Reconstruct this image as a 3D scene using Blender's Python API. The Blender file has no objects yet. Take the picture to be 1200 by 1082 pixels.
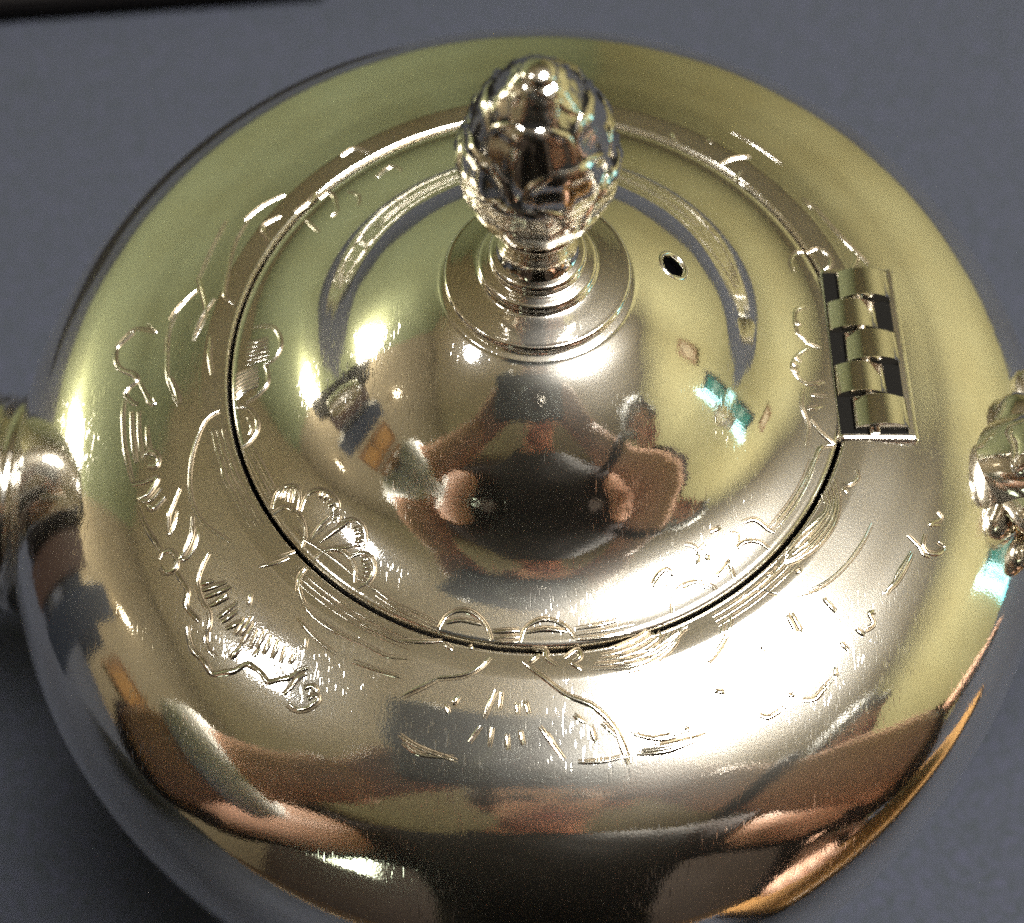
import bpy, bmesh, math, random
import numpy as np
from mathutils import Vector, Matrix

random.seed(7)
R = math.radians
SC = bpy.context.scene
COL = SC.collection

# ------------------------------------------------------------------ camera
S = 0.037            # metres per lid radius
Z0 = 3.25 * S        # height of the lid seam above the table


def W(x, y, z):
    """lid units -> metres"""
    return Vector((x * S, y * S, z * S + Z0))


_e, _d = R(58.5058), 4.01406
CAM_P = Vector((0, -_d * math.cos(_e), _d * math.sin(_e)))
_fw = -CAM_P.normalized()
_rt = Vector((1, 0, 0))
_up = _rt.cross(_fw)
_m = Matrix.Rotation(0.019787, 3, _up)
_fw, _rt = _m @ _fw, _m @ _rt
_m = Matrix.Rotation(-0.0873284, 3, _rt)
_fw, _up = _m @ _fw, _m @ _up
_m = Matrix.Rotation(-0.00436, 3, _fw)
_rt, _up = _m @ _rt, _m @ _up
cam_data = bpy.data.cameras.new('camera')
cam_data.sensor_fit = 'HORIZONTAL'
cam_data.sensor_width = 36
cam_data.lens = 1440 / 1200 * 36
cam_data.clip_start = 0.004
cam_data.clip_end = 40
cam_data.dof.use_dof = True
cam_data.dof.aperture_fstop = 18
cam_data.dof.focus_distance = 3.62 * S
cam = bpy.data.objects.new('camera', cam_data)
COL.objects.link(cam)
CW = W(*CAM_P)
cam.matrix_world = Matrix.Translation(CW) @ Matrix((_rt, _up, -_fw)).transposed().to_4x4()
SC.camera = cam

# ------------------------------------------------------------------ world, exposure
world = bpy.data.worlds.new('World')
SC.world = world
world.use_nodes = True
world.node_tree.nodes['Background'].inputs[0].default_value = (.6, .62, .7, 1)
world.node_tree.nodes['Background'].inputs[1].default_value = 0.02
SC.view_settings.view_transform = 'Standard'
SC.view_settings.look = 'None'
SC.view_settings.exposure = 0.0
SC.view_settings.gamma = 1.0
SC.cycles.max_bounces = 10
SC.cycles.glossy_bounces = 8
SC.cycles.diffuse_bounces = 3
SC.cycles.caustics_reflective = False
SC.cycles.caustics_refractive = False
SC.cycles.sample_clamp_indirect = 12
SC.cycles.use_denoising = False

# light strengths (radiance of the glowing surfaces)
L_CEIL, L_LEFT, L_SMALL, L_TEAL, L_FRONT = 90.0, 15.0, 8.0, 2.2, 4.5

# ------------------------------------------------------------------ helpers


def tag(o, label=None, cat=None, group=None, kind=None):
    for k, v in (('label', label), ('category', cat), ('group', group), ('kind', kind)):
        if v:
            o[k] = v
    return o


def mesh_obj(name, verts, faces, mat, parent=None, smooth=True):
    me = bpy.data.meshes.new(name)
    me.from_pydata([tuple(v) for v in verts], [], [tuple(f) for f in faces])
    me.validate()
    if smooth:
        me.polygons.foreach_set('use_smooth', [True] * len(me.polygons))
    me.update()
    o = bpy.data.objects.new(name, me)
    for m in (mat if isinstance(mat, (list, tuple)) else [mat]):
        me.materials.append(m)
    COL.objects.link(o)
    if parent:
        o.parent = parent
        o.matrix_parent_inverse = parent.matrix_world.inverted()
    return o


def bm_obj(name, bm, mat, parent=None, smooth=True):
    me = bpy.data.meshes.new(name)
    bmesh.ops.recalc_face_normals(bm, faces=bm.faces[:])
    bm.to_mesh(me)
    bm.free()
    if smooth:
        me.polygons.foreach_set('use_smooth', [True] * len(me.polygons))
    o = bpy.data.objects.new(name, me)
    for m in (mat if isinstance(mat, (list, tuple)) else [mat]):
        me.materials.append(m)
    COL.objects.link(o)
    if parent:
        o.parent = parent
        o.matrix_parent_inverse = parent.matrix_world.inverted()
    return o


def empty(name, loc=(0, 0, 0)):
    o = bpy.data.objects.new(name, None)
    o.location = loc
    COL.objects.link(o)
    o.matrix_world = Matrix.Translation(loc)
    return o


def box(name, c, size, mat, parent=None, bevel=0, rot=None, seg=2):
    bm = bmesh.new()
    bmesh.ops.create_cube(bm, size=1)
    for v in bm.verts:
        v.co = Vector((v.co.x * size[0], v.co.y * size[1], v.co.z * size[2]))
    if bevel:
        bmesh.ops.bevel(bm, geom=bm.edges[:], offset=bevel, segments=seg, affect='EDGES', profile=.5)
    M = (rot.to_4x4() if rot else Matrix.Identity(4))
    M = Matrix.Translation(c) @ M
    bmesh.ops.transform(bm, matrix=M, verts=bm.verts[:])
    return bm_obj(name, bm, mat, parent, smooth=False)


def dense(P, k=10):
    P = np.array(P, float)
    Q = np.vstack([2 * P[0] - P[1], P, 2 * P[-1] - P[-2]])
    out = []
    for i in range(1, len(Q) - 2):
        a, b, c, d = Q[i - 1:i + 3]
        for t in np.linspace(0, 1, k, endpoint=False):
            out.append(.5 * (2 * b + (c - a) * t + (2 * a - 5 * b + 4 * c - d) * t * t + (3 * b - a - 3 * c + d) * t ** 3))
    return np.array(out + [P[-1]])


def lathe(name, prof, mat, parent=None, seg=256, fn=None, skip=None, close=False):
    """surface of revolution in lid units; fn moves a point, skip drops faces"""
    vs, fs = [], []
    n = len(prof)
    for j in range(seg):
        a = 2 * math.pi * j / seg
        c, s = math.cos(a), math.sin(a)
        for r, z in prof:
            q = (r * c, r * s, z)
            if fn:
                q = fn(*q)
            vs.append(W(*q))
    for j in range(seg):
        k = (j + 1) % seg
        for i in range(n - 1):
            f = (j * n + i, j * n + i + 1, k * n + i + 1, k * n + i)
            if skip:
                mx = sum((vs[q] for q in f), Vector()) / 4
                if skip(mx):
                    continue
            fs.append(f)
    return mesh_obj(name, vs, fs, mat, parent)


def tube(name, pts, rad, mat, parent=None, seg=12, caps=True):
    """tube through pts (metres); rad number or list"""
    pts = [Vector(p) for p in pts]
    n = len(pts)
    rad = rad if isinstance(rad, (list, tuple)) else [rad] * n
    vs, fs = [], []
    ref = Vector((0, 0, 1))
    for i, p in enumerate(pts):
        t = (pts[min(i + 1, n - 1)] - pts[max(i - 1, 0)]).normalized()
        if abs(t.dot(ref)) > .95:
            ref = Vector((1, 0, 0)) if abs(t.x) < .8 else Vector((0, 1, 0))
        u = (ref - t * ref.dot(t)).normalized()
        w = t.cross(u)
        ref = u
        for k in range(seg):
            a = 2 * math.pi * k / seg
            vs.append(p + (u * math.cos(a) + w * math.sin(a)) * rad[i])
    for i in range(n - 1):
        for k in range(seg):
            l = (k + 1) % seg
            fs.append((i * seg + k, i * seg + l, (i + 1) * seg + l, (i + 1) * seg + k))
    if caps:
        fs.append(tuple(range(seg))[::-1])
        fs.append(tuple((n - 1) * seg + k for k in range(seg)))
    return mesh_obj(name, vs, fs, mat, parent)


# ------------------------------------------------------------------ materials


def new_mat(name):
    m = bpy.data.materials.new(name)
    m.use_nodes = True
    nt = m.node_tree
    return m, nt, nt.nodes['Principled BSDF']


def N(nt, kind, **kw):
    n = nt.nodes.new(kind)
    for k, v in kw.items():
        if k in n.inputs:
            n.inputs[k].default_value = v
        else:
            setattr(n, k, v)
    return n


def plain(name, col, rough=.6, metal=0.0, var=.12, scale=6.0, bump=0.0, spec=.4):
    """base colour with soft uneven variation"""
    m, nt, b = new_mat(name)
    tc = N(nt, 'ShaderNodeTexCoord')
    no = N(nt, 'ShaderNodeTexNoise', Scale=scale, Detail=6.0, Roughness=.6)
    nt.links.new(tc.outputs['Object'], no.inputs['Vector'])
    ra = N(nt, 'ShaderNodeValToRGB')
    ra.color_ramp.elements[0].position = .3
    ra.color_ramp.elements[1].position = .7
    ra.color_ramp.elements[0].color = tuple(c * (1 - var) for c in col) + (1,)
    ra.color_ramp.elements[1].color = tuple(min(1, c * (1 + var)) for c in col) + (1,)
    nt.links.new(no.outputs['Fac'], ra.inputs['Fac'])
    nt.links.new(ra.outputs['Color'], b.inputs['Base Color'])
    b.inputs['Roughness'].default_value = rough
    b.inputs['Metallic'].default_value = metal
    b.inputs['Specular IOR Level'].default_value = spec
    if bump:
        bp = N(nt, 'ShaderNodeBump', Strength=bump, Distance=.002)
        nt.links.new(no.outputs['Fac'], bp.inputs['Height'])
        nt.links.new(bp.outputs['Normal'], b.inputs['Normal'])
    return m


def glow(name, col, strength):
    m, nt, b = new_mat(name)
    b.inputs['Base Color'].default_value = (.8, .8, .8, 1)
    b.inputs['Emission Color'].default_value = tuple(col) + (1,)
    b.inputs['Emission Strength'].default_value = strength
    return m


def silver(name, col=(.94, .92, .87), rough=.055, scratch=1.0, wav=1.0, haze=.07):
    """old polished silver: slight waviness, hairline scratches, cloudy gloss"""
    m, nt, b = new_mat(name)
    L = nt.links
    tc = N(nt, 'ShaderNodeTexCoord')
    b.inputs['Metallic'].default_value = 1.0
    # cloudy tarnish
    cl = N(nt, 'ShaderNodeTexNoise', Scale=90.0, Detail=3.0, Roughness=.6)
    L.new(tc.outputs['Object'], cl.inputs['Vector'])
    ra = N(nt, 'ShaderNodeValToRGB')
    ra.color_ramp.elements[0].position = .32
    ra.color_ramp.elements[1].position = .62
    ra.color_ramp.elements[0].color = (col[0] * .90, col[1] * .87, col[2] * .82, 1)
    ra.color_ramp.elements[1].color = tuple(col) + (1,)
    L.new(cl.outputs['Fac'], ra.inputs['Fac'])
    L.new(ra.outputs['Color'], b.inputs['Base Color'])
    # hairline scratches: thin bands of strongly stretched noise in three directions
    acc = None
    for ang, sc in ((48, .8), (-67, 1.0)):
        mp = N(nt, 'ShaderNodeMapping')
        mp.inputs['Rotation'].default_value = (R(ang * .3), R(10), R(ang))
        mp.inputs['Scale'].default_value = (4200 * sc, 620 * sc, 620)
        L.new(tc.outputs['Object'], mp.inputs['Vector'])
        no = N(nt, 'ShaderNodeTexNoise', Scale=1.0, Detail=1.0)
        L.new(mp.outputs['Vector'], no.inputs['Vector'])
        mr = N(nt, 'ShaderNodeMapRange')
        mr.inputs['From Min'].default_value = .66
        mr.inputs['From Max'].default_value = .76
        L.new(no.outputs['Fac'], mr.inputs['Value'])
        if acc is None:
            acc = mr.outputs['Result']
        else:
            ad = N(nt, 'ShaderNodeMath', operation='MAXIMUM')
            L.new(acc, ad.inputs[0])
            L.new(mr.outputs['Result'], ad.inputs[1])
            acc = ad.outputs[0]
    # patchy mask so scratches gather in places
    pm = N(nt, 'ShaderNodeTexNoise', Scale=60.0, Detail=2.0)
    L.new(tc.outputs['Object'], pm.inputs['Vector'])
    pr = N(nt, 'ShaderNodeMapRange')
    pr.inputs['From Min'].default_value = .4
    pr.inputs['From Max'].default_value = .65
    L.new(pm.outputs['Fac'], pr.inputs['Value'])
    mu = N(nt, 'ShaderNodeMath', operation='MULTIPLY')
    L.new(acc, mu.inputs[0])
    L.new(pr.outputs['Result'], mu.inputs[1])
    ro = N(nt, 'ShaderNodeMath', operation='MULTIPLY_ADD')
    L.new(cl.outputs['Fac'], ro.inputs[0])
    ro.inputs[1].default_value = rough * .9
    ro.inputs[2].default_value = rough * .5
    L.new(ro.outputs[0], b.inputs['Roughness'])
    # bump chain: slow waviness, then fine grain, then scratches
    wv = N(nt, 'ShaderNodeTexNoise', Scale=75.0, Detail=1.0)
    L.new(tc.outputs['Object'], wv.inputs['Vector'])
    b1 = N(nt, 'ShaderNodeBump', Strength=.10 * wav, Distance=.0012)
    L.new(wv.outputs['Fac'], b1.inputs['Height'])
    gr = N(nt, 'ShaderNodeTexNoise', Scale=3800.0, Detail=1.0)
    L.new(tc.outputs['Object'], gr.inputs['Vector'])
    b2 = N(nt, 'ShaderNodeBump', Strength=.05, Distance=.0001)
    L.new(gr.outputs['Fac'], b2.inputs['Height'])
    L.new(b1.outputs['Normal'], b2.inputs['Normal'])
    b3 = N(nt, 'ShaderNodeBump', Strength=.14 * scratch, Distance=.00006)
    b3.invert = True
    L.new(mu.outputs[0], b3.inputs['Height'])
    L.new(b2.outputs['Normal'], b3.inputs['Normal'])
    L.new(b3.outputs['Normal'], b.inputs['Normal'])
    # a weaker, broader lobe from fine wear
    g = N(nt, 'ShaderNodeBsdfAnisotropic', Roughness=.30)
    L.new(ra.outputs['Color'], g.inputs['Color'])
    L.new(b3.outputs['Normal'], g.inputs['Normal'])
    mixs = N(nt, 'ShaderNodeMixShader')
    mixs.inputs[0].default_value = haze
    L.new(b.outputs[0], mixs.inputs[1])
    L.new(g.outputs[0], mixs.inputs[2])
    L.new(mixs.outputs[0], nt.nodes['Material Output'].inputs['Surface'])
    return m


def cloth_mat():
    m, nt, b = new_mat('blue_grey_cloth')
    L = nt.links
    tc = N(nt, 'ShaderNodeTexCoord')
    n1 = N(nt, 'ShaderNodeTexNoise', Scale=1100.0, Detail=3.0, Roughness=.75)
    L.new(tc.outputs['Object'], n1.inputs['Vector'])
    mx = N(nt, 'ShaderNodeValToRGB')
    e = mx.color_ramp.elements
    e[0].position, e[0].color = .33, (.013, .019, .016, 1)
    e[1].position, e[1].color = .67, (.040, .041, .074, 1)
    k = e.new(.5)
    k.color = (.025, .029, .041, 1)
    L.new(n1.outputs['Color'], mx.inputs['Fac'])
    L.new(mx.outputs['Color'], b.inputs['Base Color'])
    b.inputs['Roughness'].default_value = .85
    b.inputs['Specular IOR Level'].default_value = .2
    bp = N(nt, 'ShaderNodeBump', Strength=.35, Distance=.0003)
    L.new(n1.outputs['Fac'], bp.inputs['Height'])
    L.new(bp.outputs['Normal'], b.inputs['Normal'])
    return m


def wood_mat(name, c0, c1, rough=.35, scale=5):
    m, nt, b = new_mat(name)
    L = nt.links
    tc = N(nt, 'ShaderNodeTexCoord')
    mp = N(nt, 'ShaderNodeMapping')
    mp.inputs['Scale'].default_value = (scale, scale * 12, scale * 12)
    L.new(tc.outputs['Object'], mp.inputs['Vector'])
    no = N(nt, 'ShaderNodeTexNoise', Scale=1.0, Detail=7.0, Distortion=.6)
    L.new(mp.outputs['Vector'], no.inputs['Vector'])
    ra = N(nt, 'ShaderNodeValToRGB')
    ra.color_ramp.elements[0].position = .35
    ra.color_ramp.elements[1].position = .65
    ra.color_ramp.elements[0].color = tuple(c0) + (1,)
    ra.color_ramp.elements[1].color = tuple(c1) + (1,)
    L.new(no.outputs['Fac'], ra.inputs['Fac'])
    L.new(ra.outputs['Color'], b.inputs['Base Color'])
    b.inputs['Roughness'].default_value = rough
    return m


M_SILVER = silver('polished_silver')
M_CAST = silver('cast_silver', (.86, .83, .77), .10, .5, 1.5)
M_ENGR = silver('engraved_silver', (.90, .88, .82), .10, .0, 0)
M_ENGD = plain('tarnished_cut_shade', (.16, .13, .09), .38, metal=.9, var=.3, scale=300)
M_BLACK = plain('gap_shade_black', (.0025, .0025, .003), .8, spec=.0)  # black stands in for the darkness inside seam and vent bore
M_RECESS = plain('recess_shade', (.004, .0038, .0035), .7, spec=.05)  # near-black: painted shade plus patina in bud grooves and hinge recess
M_CLOTH = cloth_mat()
M_TABLEWOOD = wood_mat('orange_wood', (.27, .14, .045), (.38, .21, .08))
M_DARKWOOD = wood_mat('dark_wood', (.018, .012, .009), (.045, .028, .018), .3, 60)
M_BLACKPL = plain('black_board', (.004, .0035, .004), .7, spec=.1)
M_WALL_G = plain('green_wall_tone', (.225, .255, .145), .8, var=.05, scale=2)  # greener tone for the back left wall, yellower for the right ones
M_WALL_Y = plain('yellow_wall_tone', (.315, .295, .15), .8, var=.05, scale=2)
M_WALL_B = plain('beige_wall_paint', (.24, .20, .135), .8, var=.06, scale=2)
M_WALL_D = plain('brown_wall_panelling', (.050, .036, .032), .7, var=.15, scale=2)
M_CEIL = plain('ceiling_paint', (.37, .31, .21), .85, var=.05, scale=2)
M_FLOOR = wood_mat('floor_wood', (.05, .03, .018), (.08, .05, .028), .5, 2)
M_FRAME = plain('frame_brown', (.16, .085, .04), .4)
M_WHITE = plain('white_paint', (.75, .74, .70), .5, var=.04)
M_NAVY = plain('navy_paint', (.010, .014, .024), .5)
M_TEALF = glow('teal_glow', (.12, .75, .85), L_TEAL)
M_TEALP = plain('teal_pane', (.03, .16, .14), .15)
M_LAMP = glow('lamp_diffuser', (1.0, .95, .86), L_CEIL)
M_LAMPB = glow('small_lamp_diffuser', (1.0, .97, .92), 45.0)
M_LAMP2 = glow('wall_lamp_shade', (1.0, .90, .70), L_LEFT)
M_LAMP3 = glow('bulb', (1.0, .86, .60), L_SMALL)
M_FRONTW = glow('front_window_pane', (.85, 1.0, .72), L_FRONT)
M_SKIN = plain('skin', (.60, .36, .26), .5, var=.08, scale=30)
M_BROWN = plain('brown_wool', (.022, .014, .0155), .9, var=.2, scale=60, bump=.3)
M_SHIRT = plain('black_shirt', (.012, .011, .013), .85, var=.2, scale=60)
M_TROUS = plain('dark_trousers', (.02, .022, .03), .9)
M_HAIRG = plain('grey_hair', (.30, .31, .30), .6, var=.5, scale=120, bump=.6)
M_HAIRD = plain('dark_hair', (.035, .02, .015), .6, var=.4, scale=120, bump=.6)
M_EYE = plain('eye', (.05, .04, .035), .2)
M_CAMB = plain('camera_shell', (.10, .125, .135), .4, metal=.3)
M_GLASS = plain('lens_glass', (.01, .012, .02), .05)

# ------------------------------------------------------------------ profiles (lid units)
LID = [(1.0, 0.0), (.95, .003), (.9, .012), (.85, .026), (.8, .046), (.75, .074), (.7, .113), (.66, .153), (.62, .198), (.58, .240),
       (.54, .275), (.5, .306), (.45, .341), (.4, .372), (.35, .400), (.3, .423), (.272, .434), (.16, .455), (.02, .46)]
BODY = [(1.0, 0.0), (1.03, .001), (1.06, .002), (1.085, .002), (1.10, .000), (1.14, -.006), (1.2, -.016), (1.27, -.031), (1.35, -.049), (1.44, -.078), (1.53, -.119), (1.62, -.180), (1.70, -.256), (1.77, -.349),
        (1.83, -.470), (1.875, -.615), (1.91, -.81), (1.935, -1.10), (1.94, -1.42), (1.915, -1.80), (1.78, -2.32), (1.50, -2.80), (1.10, -3.06), (.90, -3.12)]
LID_D = dense(LID)
BODY_D = dense(BODY)


def lid_z(r):
    return float(np.interp(r, LID_D[::-1, 0], LID_D[::-1, 1]))


_k = int(np.argmax(BODY_D[:, 0]))


def body_z(r):
    return float(np.interp(r, BODY_D[:_k, 0], BODY_D[:_k, 1]))


def body_shift(x, y, z):
    """the hand-raised body stands a little off the lid's axis"""
    t = min(1, max(0, -z / .9))
    return (x - .065 * t * t * (3 - 2 * t), y, z)


# ------------------------------------------------------------------ setting: table and room
FLOOR_Z = -.75
table = box('tabletop', (0, .42, -.016), (2.3, 1.4, .030), M_TABLEWOOD, bevel=.004)
tag(table, kind='structure')
_cv = [(-1.14, -.272), (-.55, -.272), (.1, -.272), (1.14, -.272), (1.14, 1.10), (-1.14, 1.10)]
cloth = mesh_obj('table_covering', [(x, y, .0012) for x, y in _cv] + [(x, y, -.0006) for x, y in _cv],
                 [tuple(range(6)), tuple(range(11, 5, -1))] + [(i, i + 6, (i + 1) % 6 + 6, (i + 1) % 6) for i in range(6)], M_CLOTH, smooth=False)
cloth.location.z = -.0012
tag(cloth, kind='structure')
for sx in (-1, 1):
    for sy in (-.2, 1.04):
        lg = box('table_leg', (sx * 1.05, sy, -.39), (.07, .07, .72), M_TABLEWOOD)
        lg.parent = table
H_CEIL = 1.95
# floor plan of the room, clockwise seen from above, starting at the far corner
PLAN = [(.25, 2.75), (2.05, .55), (2.05, -2.3), (-1.95, -2.3), (-2.05, .45)]
WALLS = [('wall_yellow', M_WALL_Y), ('wall_right', M_WALL_Y), ('wall_front', M_WALL_D), ('wall_left', M_WALL_B), ('wall_green', M_WALL_G)]
for i, (nm, mt) in enumerate(WALLS):
    a, b = PLAN[i], PLAN[(i + 1) % 5]
    o = mesh_obj(nm, [(a[0], a[1], FLOOR_Z), (b[0], b[1], FLOOR_Z), (b[0], b[1], H_CEIL), (a[0], a[1], H_CEIL)], [(0, 1, 2, 3)], mt, smooth=False)
    tag(o, kind='structure')
tag(mesh_obj('floor', [(x, y, FLOOR_Z) for x, y in PLAN], [(0, 1, 2, 3, 4)], M_FLOOR, smooth=False), kind='structure')
tag(mesh_obj('ceiling', [(x, y, H_CEIL) for x, y in PLAN], [(4, 3, 2, 1, 0)], M_CEIL, smooth=False), kind='structure')

# ceiling lamp: round dish with a glowing diffuser, the one strong light
LX, LY, LZ = .62, -.12, 1.80
lamp = empty('ceiling_lamp', (LX, LY, H_CEIL))
tag(lamp, 'round white ceiling lamp reflected as the broad white glare on the silver', 'lamp')
tube('diffuser', [(LX, LY, LZ + z) for z in (-.045, -.035, -.01, .02)], [.17, .29, .355, .37], M_LAMP, lamp, 40)
tube('dish', [(LX, LY, LZ + z) for z in (.021, .05, .09, .12)], [.40, .39, .26, .06], M_WHITE, lamp, 40)
tube('rod', [(LX, LY, LZ + .10), (LX, LY, H_CEIL)], .012, M_WHITE, lamp, 10)

# smaller ceiling lamp of the same make, left
L2 = Vector((-.98, -.16, 1.84))
lamp2 = empty('ceiling_lamp', (L2.x, L2.y, H_CEIL))
tag(lamp2, 'smaller round ceiling lamp mirrored as the small glare left of the camera reflection', 'lamp')
tube('diffuser', [L2 + Vector((0, 0, z)) for z in (-.03, -.024, -.008, .01)], [.05, .085, .105, .11], M_LAMPB, lamp2, 32)
tube('dish', [L2 + Vector((0, 0, z)) for z in (.011, .03, .055, .07)], [.125, .12, .09, .03], M_WHITE, lamp2, 32)
tube('rod', [L2 + Vector((0, 0, .06)), Vector((L2.x, L2.y, H_CEIL))], .010, M_WHITE, lamp2, 10)

# wall lamp on the left
wl = empty('wall_lamp', (-1.96, .55, .45))
tag(wl, 'bright shaded lamp on the left wall reflected in the left shoulder', 'lamp')
lv = []
LP = Vector((-1.72, .55, .50))
tube('shade', [LP + Vector((0, 0, z)) for z in (-.16, -.05, .06, .17)], [.20, .18, .155, .13], M_LAMP2, wl, 24)
tube('arm', [(-2.0, .52, .42), (-1.85, .54, .36), (-1.72, .55, .33)], .014, M_FRAME, wl, 8)
for k, (yy, zz) in enumerate(((-.22, .20), (-.25, 1.05))):
    e = empty('small_lamp', (-1.93, yy, zz))
    tag(e, ['small warm bulb beside the dark cabinet on the left', 'small warm bulb high on the left wall'][k], 'lamp', 'small wall bulbs')
    bm = bmesh.new()
    bmesh.ops.create_uvsphere(bm, u_segments=16, v_segments=10, radius=.045)
    bmesh.ops.translate(bm, vec=(-1.90, yy, zz), verts=bm.verts[:])
    bm_obj('bulb', bm, M_LAMP3, e)
    tube('holder', [(-2.0, yy, zz - .1), (-1.93, yy, zz - .09), (-1.90, yy, zz - .045)], .016, M_FRAME, e, 8)

# framed pictures on the left wall
for k, (yy, zz) in enumerate(((-.62, .42), (-1.02, .40))):
    fr = empty('picture_frame', (-1.97, yy, zz))
    tag(fr, ['dark framed picture with orange ground nearer the wall lamp', 'dark framed picture nearer the front window'][k], 'picture', 'framed pictures on the left wall')
    box('print', (-1.955, yy, zz), (.012, .22, .26), [M_TABLEWOOD, M_WHITE][k], fr)
    for sy, sz, wy, wz in ((0, 1, .32, .05), (0, -1, .32, .05), (1, 0, .05, .26), (-1, 0, .05, .26)):
        box('frame_bar', (-1.945, yy + sy * .135, zz + sz * .155), (.03, wy, wz), M_FRAME, fr)

# dark cabinet standing left
cb = empty('tall_cabinet', (-1.55, -.20, FLOOR_Z))
tag(cb, 'tall narrow navy cabinet standing on the left', 'cabinet')
box('carcass', (-1.62, -.12, FLOOR_Z + .55), (.30, .36, 1.10), M_NAVY, cb, bevel=.008)
for s in (-1, 1):
    d = box('door', (-1.462, -.12 + s * .086, FLOOR_Z + .55), (.016, .165, 1.04), M_NAVY, cb, bevel=.003)
    box('handle', (-1.446, -.12 + s * .02, FLOOR_Z + .6), (.014, .012, .12), M_WHITE, d)

# wooden board in front of the pot, right
wbd = box('wooden_board', (.215, -.165, .0085), (.22, .12, .014), M_TABLEWOOD, bevel=.003, rot=Matrix.Rotation(R(14), 3, 'Z'))
tag(wbd, 'orange wooden board on the grey cloth in front of the teapot to the right', 'board')

# invented books, out of view, for the dark strips mirrored at the left
for k, (bx, by, bh, bt, mt, lb) in enumerate(((-.335, -.045, .20, .030, M_NAVY, 'tall navy book added out of view left of the spout'),
                                              (-.338, -.005, .17, .026, plain('red_binding', (.028, .014, .010), .6), 'red brown book added between the two dark books'),
                                              (-.334, .035, .19, .034, M_BLACKPL, 'thick black book added behind the red brown book'))):
    bk = empty('book', (bx, by, 0))
    tag(bk, lb, 'book', 'added books on the left of the table')
    box('page_block', (bx - .002, by, bh / 2 + .001), (.12, bt - .006, bh - .008), M_WHITE, bk)
    for sg in (-1, 1):
        box('cover', (bx, by + sg * (bt / 2 - .0015), bh / 2 + .0005), (.13, .003, bh), mt, bk)
    box('spine', (bx + .0665, by, bh / 2 + .0005), (.003, bt, bh), mt, bk)

# teal-lit window on the right wall
tw = empty('teal_window', (2.03, .12, .1))
tag(tw, 'dark window with glowing teal frame bars on the right wall', 'window')
box('pane', (2.035, .13, .34), (.012, .30, .52), M_TEALP, tw)
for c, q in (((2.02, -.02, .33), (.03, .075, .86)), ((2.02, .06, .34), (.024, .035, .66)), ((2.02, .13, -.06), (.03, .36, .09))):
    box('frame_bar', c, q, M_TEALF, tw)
for c, q in (((2.02, .29, .33), (.03, .04, .60)), ((2.02, .13, .61), (.03, .30, .04))):
    box('frame_bar', c, q, M_NAVY, tw)
# small picture on the right wall
pr_ = empty('picture_frame', (2.03, .42, .75))
tag(pr_, 'small dark framed picture above the teal window on the right wall', 'picture')
box('print', (2.03, .42, .95), (.012, .16, .20), M_CEIL, pr_)
for sy, sz, wy, wz in ((0, 1, .24, .04), (0, -1, .24, .04), (1, 0, .04, .20), (-1, 0, .04, .20)):
    box('frame_bar', (2.02, .42 + sy * .10, .95 + sz * .12), (.03, wy, wz), M_FRAME, pr_)

# window behind the photographer
fw_ = empty('front_window', (-1.1, -2.28, .3))
tag(fw_, 'lit window with white bars behind the photographer', 'window')
for k in range(2):
    box('pane', (-1.62 + .40 * k, -2.285, .86), (.36, .012, .74), M_FRONTW, fw_)
for c, q in (((-1.42, -2.27, .86), (.04, .03, .74)), ((-1.82, -2.27, .86), (.04, .03, .74)), ((-1.02, -2.27, .86), (.04, .03, .74)), ((-1.42, -2.27, 1.25), (.84, .03, .04)), ((-1.42, -2.27, .47), (.84, .05, .04))):
    box('frame_bar', c, q, M_WHITE, fw_)

# black board at the back left of the table
_rb = Matrix.Rotation(R(5.5), 3, 'Z')
bb = box('black_board', Vector((-.058, .187, .0052)) + _rb @ Vector((-.14, .065, 0)), (.28, .13, .007), M_BLACKPL, bevel=.002, rot=_rb)
tag(bb, 'black flat board on the grey cloth at the top left corner', 'board')

# ------------------------------------------------------------------ teapot
pot = empty('teapot', (0, 0, 0))
tag(pot, 'round polished silver teapot with engraved shoulder and leafy bud finial on its hinged lid', 'teapot')

bp_ = [(1.006, -.10), (1.006, -.02), (1.008, -.006), (1.014, .001)] + [tuple(q) for q in BODY_D[5:]]
bp_ += [(.90, -3.14), (.93, -3.19), (.97, -3.235), (.97, -3.25), (.84, -3.25), (.82, -3.15), (.02, -3.12)]
body = lathe('body', bp_, M_SILVER, pot, 320, fn=body_shift)
seam = lathe('seam', [(1.012, -.07), (.984, -.07)], M_BLACK, pot, 128)  # painted darkness of the gap between lid and body

# vent hole on the dome
VH = (.411, .095)
VR = .040
_vr = math.hypot(*VH)
_vz = lid_z(_vr)
_sl = (lid_z(_vr + .01) - lid_z(_vr - .01)) / .02
VN = Vector((-_sl * VH[0] / _vr, -_sl * VH[1] / _vr, 1)).normalized()
VC = W(VH[0], VH[1], _vz)
lp_ = [(.994, -.10), (.994, -.02), (.992, -.006), (.986, .000)] + [tuple(q) for q in LID_D[6:]]
lid = lathe('lid', lp_, M_SILVER, pot, 320, skip=lambda q: (q - VC).length < VR * S and q.z > Z0)


def ring_frame(n):
    u = Vector((0, 0, 1)).cross(n)
    u = u.normalized() if u.length > 1e-5 else Vector((1, 0, 0))
    return u, n.cross(u)


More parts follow.
